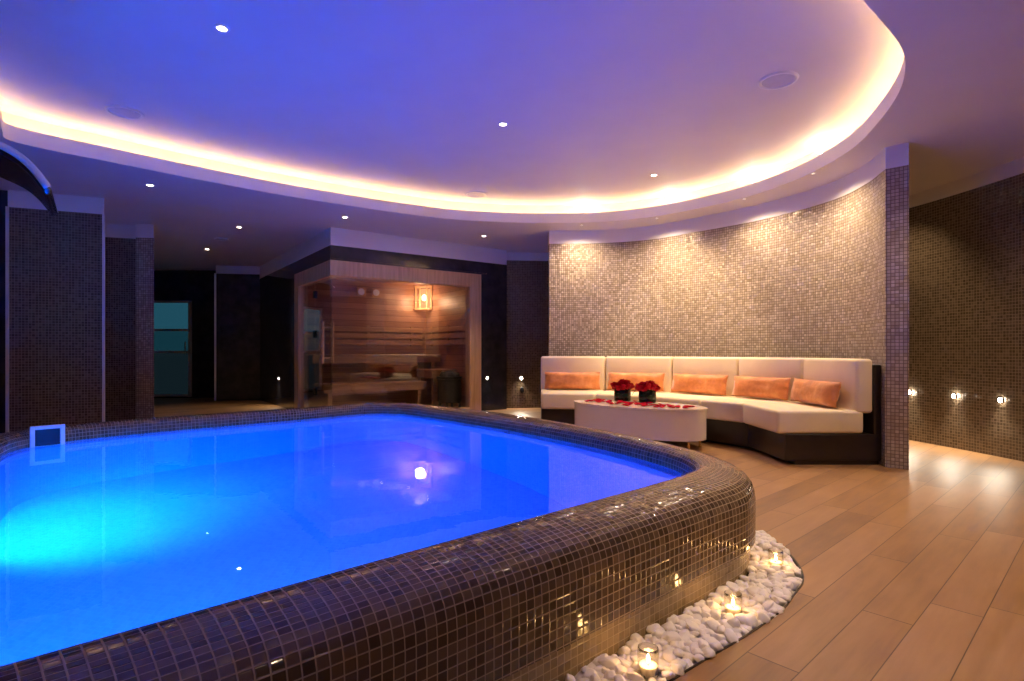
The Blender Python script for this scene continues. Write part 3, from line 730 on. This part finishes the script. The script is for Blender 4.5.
for k in range(700):
    for _ in range(30):
        q = Vector((pr.uniform(-.1, 1.27), pr.uniform(1.05, 2.95), 0))
        if inpoly(q, bl) and dist_poly(q, bl) > .018: break
    else: continue
    b = pebble_bm(k % 12, .02, 1); bmesh.ops.rotate(b, cent=(0, 0, 0), matrix=Matrix.Rotation(pr.uniform(0, 6), 3, 'Z'), verts=b.verts); bmesh.ops.translate(b, vec=(q.x, q.y, -.022), verts=b.verts); merge(base, b)
vis = lambda q: 512 + F * q.x / q.y
pts.sort(key=lambda q: (0 if (HZ + F * (H - .02) / q.y) < 690 else 1, q.length))
for k, q in enumerate(pts):
    s = pr.uniform(.85, 1.35); z = -.004 + pr.uniform(-.008, .014); rot = (pr.uniform(-.5, .5), pr.uniform(-.5, .5), pr.uniform(0, 6.28))
    if k < 300:
        o = bpy.data.objects.new('pebble', peb[k % 12]); C.objects.link(o); o.location = (q.x, q.y, z); o.rotation_euler = rot; o.scale = (s, s, s)
        tag(o, 'rough white pebble in the bed along the pool wall', 'pebble', 'white pebbles beside the pool')
    else:
        b = bmesh.new(); b.from_mesh(peb_lo[k % 12]); b.transform(Matrix.Translation((q.x, q.y, z)) @ (Matrix.Rotation(rot[2], 4, 'Z') @ Matrix.Rotation(rot[0], 4, 'X')) @ Matrix.Scale(s, 4)); merge(base, b)
o = obj('pebble_fill', base, M['pebble'], smooth=True); tag(o, 'mass of white pebbles filling the bed around the pool corner', 'pebbles', None, 'stuff')

# candles in glass
clab = ['glass votive candle nearest the camera in the pebble bed', 'glass votive candle midway along the pebble bed', 'glass votive candle at the rounded end of the pebble bed']
for (x, y), lab in zip(cpos, clab):
    t = thing('votive_candle', lab, 'candle', (x, y, .0), 0, 'votive candles in the pebbles')
    obj('glass_cup', lathe([(0, .0), (.024, .0), (.029, .006), (.030, .05), (.028, .078), (.026, .079), (.0265, .05), (.026, .01), (0, .008)], 28), M['votive'], t, smooth=True)
    obj('wax', lathe([(0, .009), (.0245, .009), (.0248, .030), (.022, .031), (.010, .028), (0, .028)], 24), M['wax'], t, smooth=True, flat_angle=.8)
    obj('wick', lathe([(0, .026), (.0012, .026), (.0012, .036), (0, .036)], 6), M['wick'], t)
    obj('flame', lathe([(0, .034), (.003, .037), (.0052, .043), (.0042, .051), (.0015, .060), (0, .063)], 12), M['flame'], t, smooth=True)
    light('candle_light', 'POINT', (0, 0, .058), .40, (1.0, .55, .2), t, .012)

# ------------------------------------------------------------------ ceiling fixtures
dl_proto = None
def downlight(p, label, energy, angle=70, col=(1.0, .72, .44), direction=(0, 0, -1), r=.040, blend=.7, group='ceiling downlights', lens='lens'):
    t = thing('downlight', label, 'downlight', p, 0, group)
    obj('trim_ring', lathe([(r * .62, .0), (r * .66, -.006), (r, -.006), (r * 1.04, -.002), (r * 1.04, .0)], 28), M['white'], t, smooth=True)
    obj('lens', lathe([(0, -.004), (r * .62, -.003), (r * .62, .0)], 24), M[lens], t)
    light('downlight_beam', 'SPOT', (0, 0, -.015), energy, col, t, .02, direction, math.radians(angle), blend)
    return t
upper = [((222, 28), 'lone downlight at the top left of the raised ceiling, in the blue'), ((503, 124), 'downlight in the middle of the raised ceiling'), ((654, 175), 'downlight of the raised ceiling above the curved sofa')]
for (px, py), lab in upper: downlight(at(px, py, UP), lab, (45, 60, 190)[upper.index(((px, py), lab))], (70, 75, 74)[upper.index(((px, py), lab))], direction=((0, 0, -1), (.1, .3, -1), (.3, .45, -1))[upper.index(((px, py), lab))])
lower = [((150, 185), 'downlight of the dark lower ceiling nearest the left mosaic wall'), ((207, 249), 'farther downlight above the dark lobby'), ((239, 227), 'nearer downlight above the dark lobby'), ((345, 217), 'downlight just in front of the sauna corner'), ((484, 236), 'downlight in front of the sauna timber jamb')]
for (px, py), lab in lower: downlight(at(px, py, CEIL), lab, (14 if px < 200 else 26) if px < 300 else 62)
for x, y, E_, lab in ((1.72, 2.08, 150, 'added unseen downlight over the plank floor beside the pool corner'), (3.25, 3.2, 72, 'added unseen downlight over the plank floor by the corridor mouth'), (1.45, .25, 34, 'added unseen downlight over the plank floor nearest the pool long side'), (3.5, 5.3, 32, 'added unseen downlight inside the corridor behind the curved wall')):  # added downlights out of view, brightening the floor and corridor
    downlight((x, y, CEIL), lab, E_, 96 if E_ == 150 else 110, direction=(.05, .1, -1) if E_ == 150 else (.12, .35, -1))
# added small wall washers, put in to throw scallops on the curved wall
def wall_pt(s):
    al = arclen(cw_in, False); d = s * al[-1]
    for i in range(len(cw_in) - 1):
        if al[i + 1] >= d:
            f = (d - al[i]) / (al[i + 1] - al[i]); p = cw_in[i].lerp(cw_in[i + 1], f); t_ = (cw_in[i + 1] - cw_in[i]).normalized(); return p, Vector((t_.y, -t_.x, 0))
for s, lab in ((.09, 'first from the left end'), (.36, 'second from the left end'), (.62, 'third from the left end'), (.86, 'last, at the right end')):
    p, n_ = wall_pt(s)
    if n_.dot(Vector((0.6, 4.6, 0)) - p) < 0: n_ = -n_
    q = p + n_ * .34
    downlight((q.x, q.y, CEIL), 'small added wall washer above the curved beige mosaic, ' + lab, 84, 150, (1.0, .74, .50), -n_ * .05 + Vector((0, 0, -1)), .022, 1.0, 'added wall washers above the sofa', 'fix_lens')
for (px, py), lab in (((586, 209), 'small bright cove lamp, leftmost of the four along the ceiling lip'), ((667, 200), 'small bright cove lamp, second from the left on the ceiling lip'), ((746, 181), 'small bright cove lamp, third from the left on the ceiling lip'), ((817, 148), 'small bright cove lamp, rightmost of the four on the ceiling lip')):
    k = min(range(len(HOLE)), key=lambda i: abs(512 + F * HOLE[i].x / HOLE[i].y - px) if HOLE[i].y > 3.6 else 9999)
    a = offset(HOLE, .018)[k]; z = LIP
    t = thing('cove_lamp', lab, 'lamp', (a.x, a.y, LIP), 0, 'cove lamps along the lip')
    obj('stem', lathe([(0, 0), (.012, 0), (.012, .02), (0, .02)], 12), M['white'], t)
    obj('bulb', lathe([(0, .018), (.014, .022), (.024, .036), (.026, .05), (.018, .066), (0, .072)], 16), M['lens'], t, smooth=True)
def speaker(p, label, r=.125, group='round ceiling speakers'):
    t = thing('ceiling_speaker', label, 'speaker', p, 0, group)
    obj('trim_ring', lathe([(r * .82, -.004), (r * .86, -.012), (r, -.010), (r * 1.03, .0)], 40), M['white'], t, smooth=True)
    obj('speaker_grille', lathe([(0, -.005), (r * .82, -.004), (r * .83, .0)], 40), M['grille'], t)
speaker(at(125, 112, UP), 'round white ceiling speaker at the left of the raised ceiling')
speaker(at(778, 80, UP), 'round white ceiling speaker at the right of the raised ceiling')
speaker(at(476, 194, UP), 'round white ceiling speaker near the far edge of the cove')
speaker(at(222, 239, CEIL), 'small round speaker in the ceiling above the dark lobby', .10)

# low wall lights
def wall_light(p, n_, label, energy, r=.034, beam=(0, 0, 0), col=(1.0, .84, .64), ang=120):
    n_ = Vector(n_).normalized(); t = thing('wall_light', label, 'wall light', p, math.atan2(n_.y, n_.x) + PI / 2, 'low round wall lights')
    def rot(bm): bmesh.ops.rotate(bm, cent=(0, 0, 0), matrix=Matrix.Rotation(PI / 2, 3, 'X'), verts=bm.verts); return bm
    obj('bezel', rot(lathe([(r * .6, .003), (r * .7, .010), (r, .008), (r * 1.05, .0)], 24)), M['steel'], t, smooth=True)
    obj('lens', rot(lathe([(0, .006), (r * .6, .005), (r * .62, .0)], 20)), M['wall_lens'], t)
    light('wall_light_beam', 'SPOT', (0, -.02, 0), energy, col, t, .04, (0, -.62, -.8), math.radians(ang), .6)
    return t
wall_light((4.175, 4.74, .49), (-1, -.06, 0), 'low wall light farthest right on the corridor mosaic', 26)
wall_light((4.118, 5.17, .49), (-1, -.12, 0), 'low wall light in the middle of the corridor mosaic', 26)
wall_light((4.045, 5.645, .49), (-1, -.2, 0), 'low wall light just beside the end of the curved wall', 26)
wall_light((.147, 8.925, .48), (0, -1, 0), 'low wall light on the dark mosaic left of the sofa', 26)
q = sp(2.40, 0, .50); wall_light(q, -B, 'low bluish wall light on the black panel right of the sauna', 4, .026, col=(.75, .85, 1.0))
q = sp(0, 2.63, .46); wall_light(q, -A, 'low wall light on the black panel left of the sauna', 14)
bm = bmesh.new(); b = lathe([(0, 0), (.035, 0), (.04, .006), (.04, .016), (.03, .02), (0, .02)], 20); bmesh.ops.scale(b, vec=(.8, 1.3, 1), verts=b.verts); bmesh.ops.rotate(b, cent=(0, 0, 0), matrix=Matrix.Rotation(PI / 2, 3, 'X'), verts=b.verts); merge(bm, b)
o = obj('wall_disc', bm, M['iron'], smooth=True); o.location = (.16, 8.92, .29); tag(o, 'small dark oval fitting just below the wall light by the sofa', 'disc')  # dark oval disc on the mosaic wall

# ------------------------------------------------------------------ pool fittings
sk = thing('skimmer', 'square white skimmer frame on the far left pool wall at the waterline', 'skimmer', (-3.012, 3.60, WZ), math.atan2(.75, .66))
bm = bmesh.new()
for x, z, sx, sz in ((-.076, .03, .024, .19), (.076, .03, .024, .19), (0, .113, .13, .024), (0, -.053, .13, .024)): add_box(bm, (x, 0, z), (sx, .02, sz), bevel=.003)
obj('frame', bm, M['white'], sk)
bm = bmesh.new(); add_box(bm, (0, .012, .03), (.14, .006, .15)); tag(obj('opening', bm, M['stone'], sk), 'dark plate standing in for the shaded recess')  # flat dark plate, shade of the recess put into its colour

# arched water spout at the left end
Nn = Vector((-2.15, 2.57, 0)); dv = Vector((.8, .6, 0)); bv = Vector((-.6, .8, 0))
cv = crom([(0, 1.65), (.05, 1.725), (.1, 1.775), (.175, 1.815), (.27, 1.84), (.37, 1.82), (.46, 1.74), (.52, 1.62), (.55, 1.45), (.55, 1.1), (.55, .6), (.55, .37)], False, 5)
ws = thing('water_spout', 'dark polished metal water spout arching over the left end of the pool', 'water spout', Nn - dv * .55 + bv * .3 + Vector((0, 0, .37)))
org = ws.location.copy(); bm = bmesh.new(); rows = []
for p in cv:
    wd = 1.0 if p.x < .2 else max(.35, 1 - (p.x - .2) * 1.9)
    rows.append([Nn - dv * p.x + bv * (.3 + (k / 6 - .5) * .6 * wd) + Vector((0, 0, p.y)) - org for k in range(7)])
b = loft(rows, False); o = obj('blade', b, M['dark_steel'], ws, smooth=True); md = o.modifiers.new('t', 'SOLIDIFY'); md.thickness = .03; md.offset = 0
for q in (0, .6):
    bm = bmesh.new(); add_tube(bm, [Nn - dv * p.x + bv * q + Vector((0, 0, p.y + .012)) - org for p in cv if p.x < .2], .016, 8)
    tag(obj('edge_rail', bm, M['alu'], ws, smooth=True), 'bright steel edge')
obj('foot_plate', lathe([(0, 0), (.17, 0), (.17, .012), (.16, .016), (0, .016)], 28), M['steel'], ws)

# underwater lamps
def pool_lamp(p, n_, label, energy, ang=150, r=.11, aim=(0, -1, -.05)):
    n_ = Vector(n_).normalized(); t = thing('pool_lamp', label, 'lamp', p, math.atan2(n_.y, n_.x) + PI / 2, 'underwater pool lamps')
    def rot(bm): bmesh.ops.rotate(bm, cent=(0, 0, 0), matrix=Matrix.Rotation(PI / 2, 3, 'X'), verts=bm.verts); return bm
    obj('bezel', rot(lathe([(r * .8, .01), (r * .85, .02), (r, .018), (r * 1.05, .0)], 32)), M['steel'], t, smooth=True)
    obj('lens', rot(lathe([(0, .014), (r * .8, .010), (r * .82, .0)], 28)), M['pool_lens'], t)
    light('pool_lamp_beam', 'SPOT', (0, -.05, 0), energy, (0.0, .20, 1.0), t, .06, aim, math.radians(ang), 1.0)
pool_lamp((-2.735, 2.84, -.42), (.89, .45, 0), 'upper underwater lamp in the left end wall of the pool', 430, 88, aim=(.36, -.42, -.9))
pool_lamp((-2.74, 2.85, -1.0), (.89, .45, 0), 'added lower underwater lamp in the left end wall of the pool', 75, 130, aim=(.42, -.5, -.8))  # added second lamp, makes the bright core of the glow
pool_lamp((-1.02, .82, -.55), (-.67, .74, 0), 'underwater lamp at the left of the near long pool wall', 640)
pool_lamp((-.02, 1.71, -.55), (-.67, .74, 0), 'underwater lamp at the right of the near long pool wall', 100)
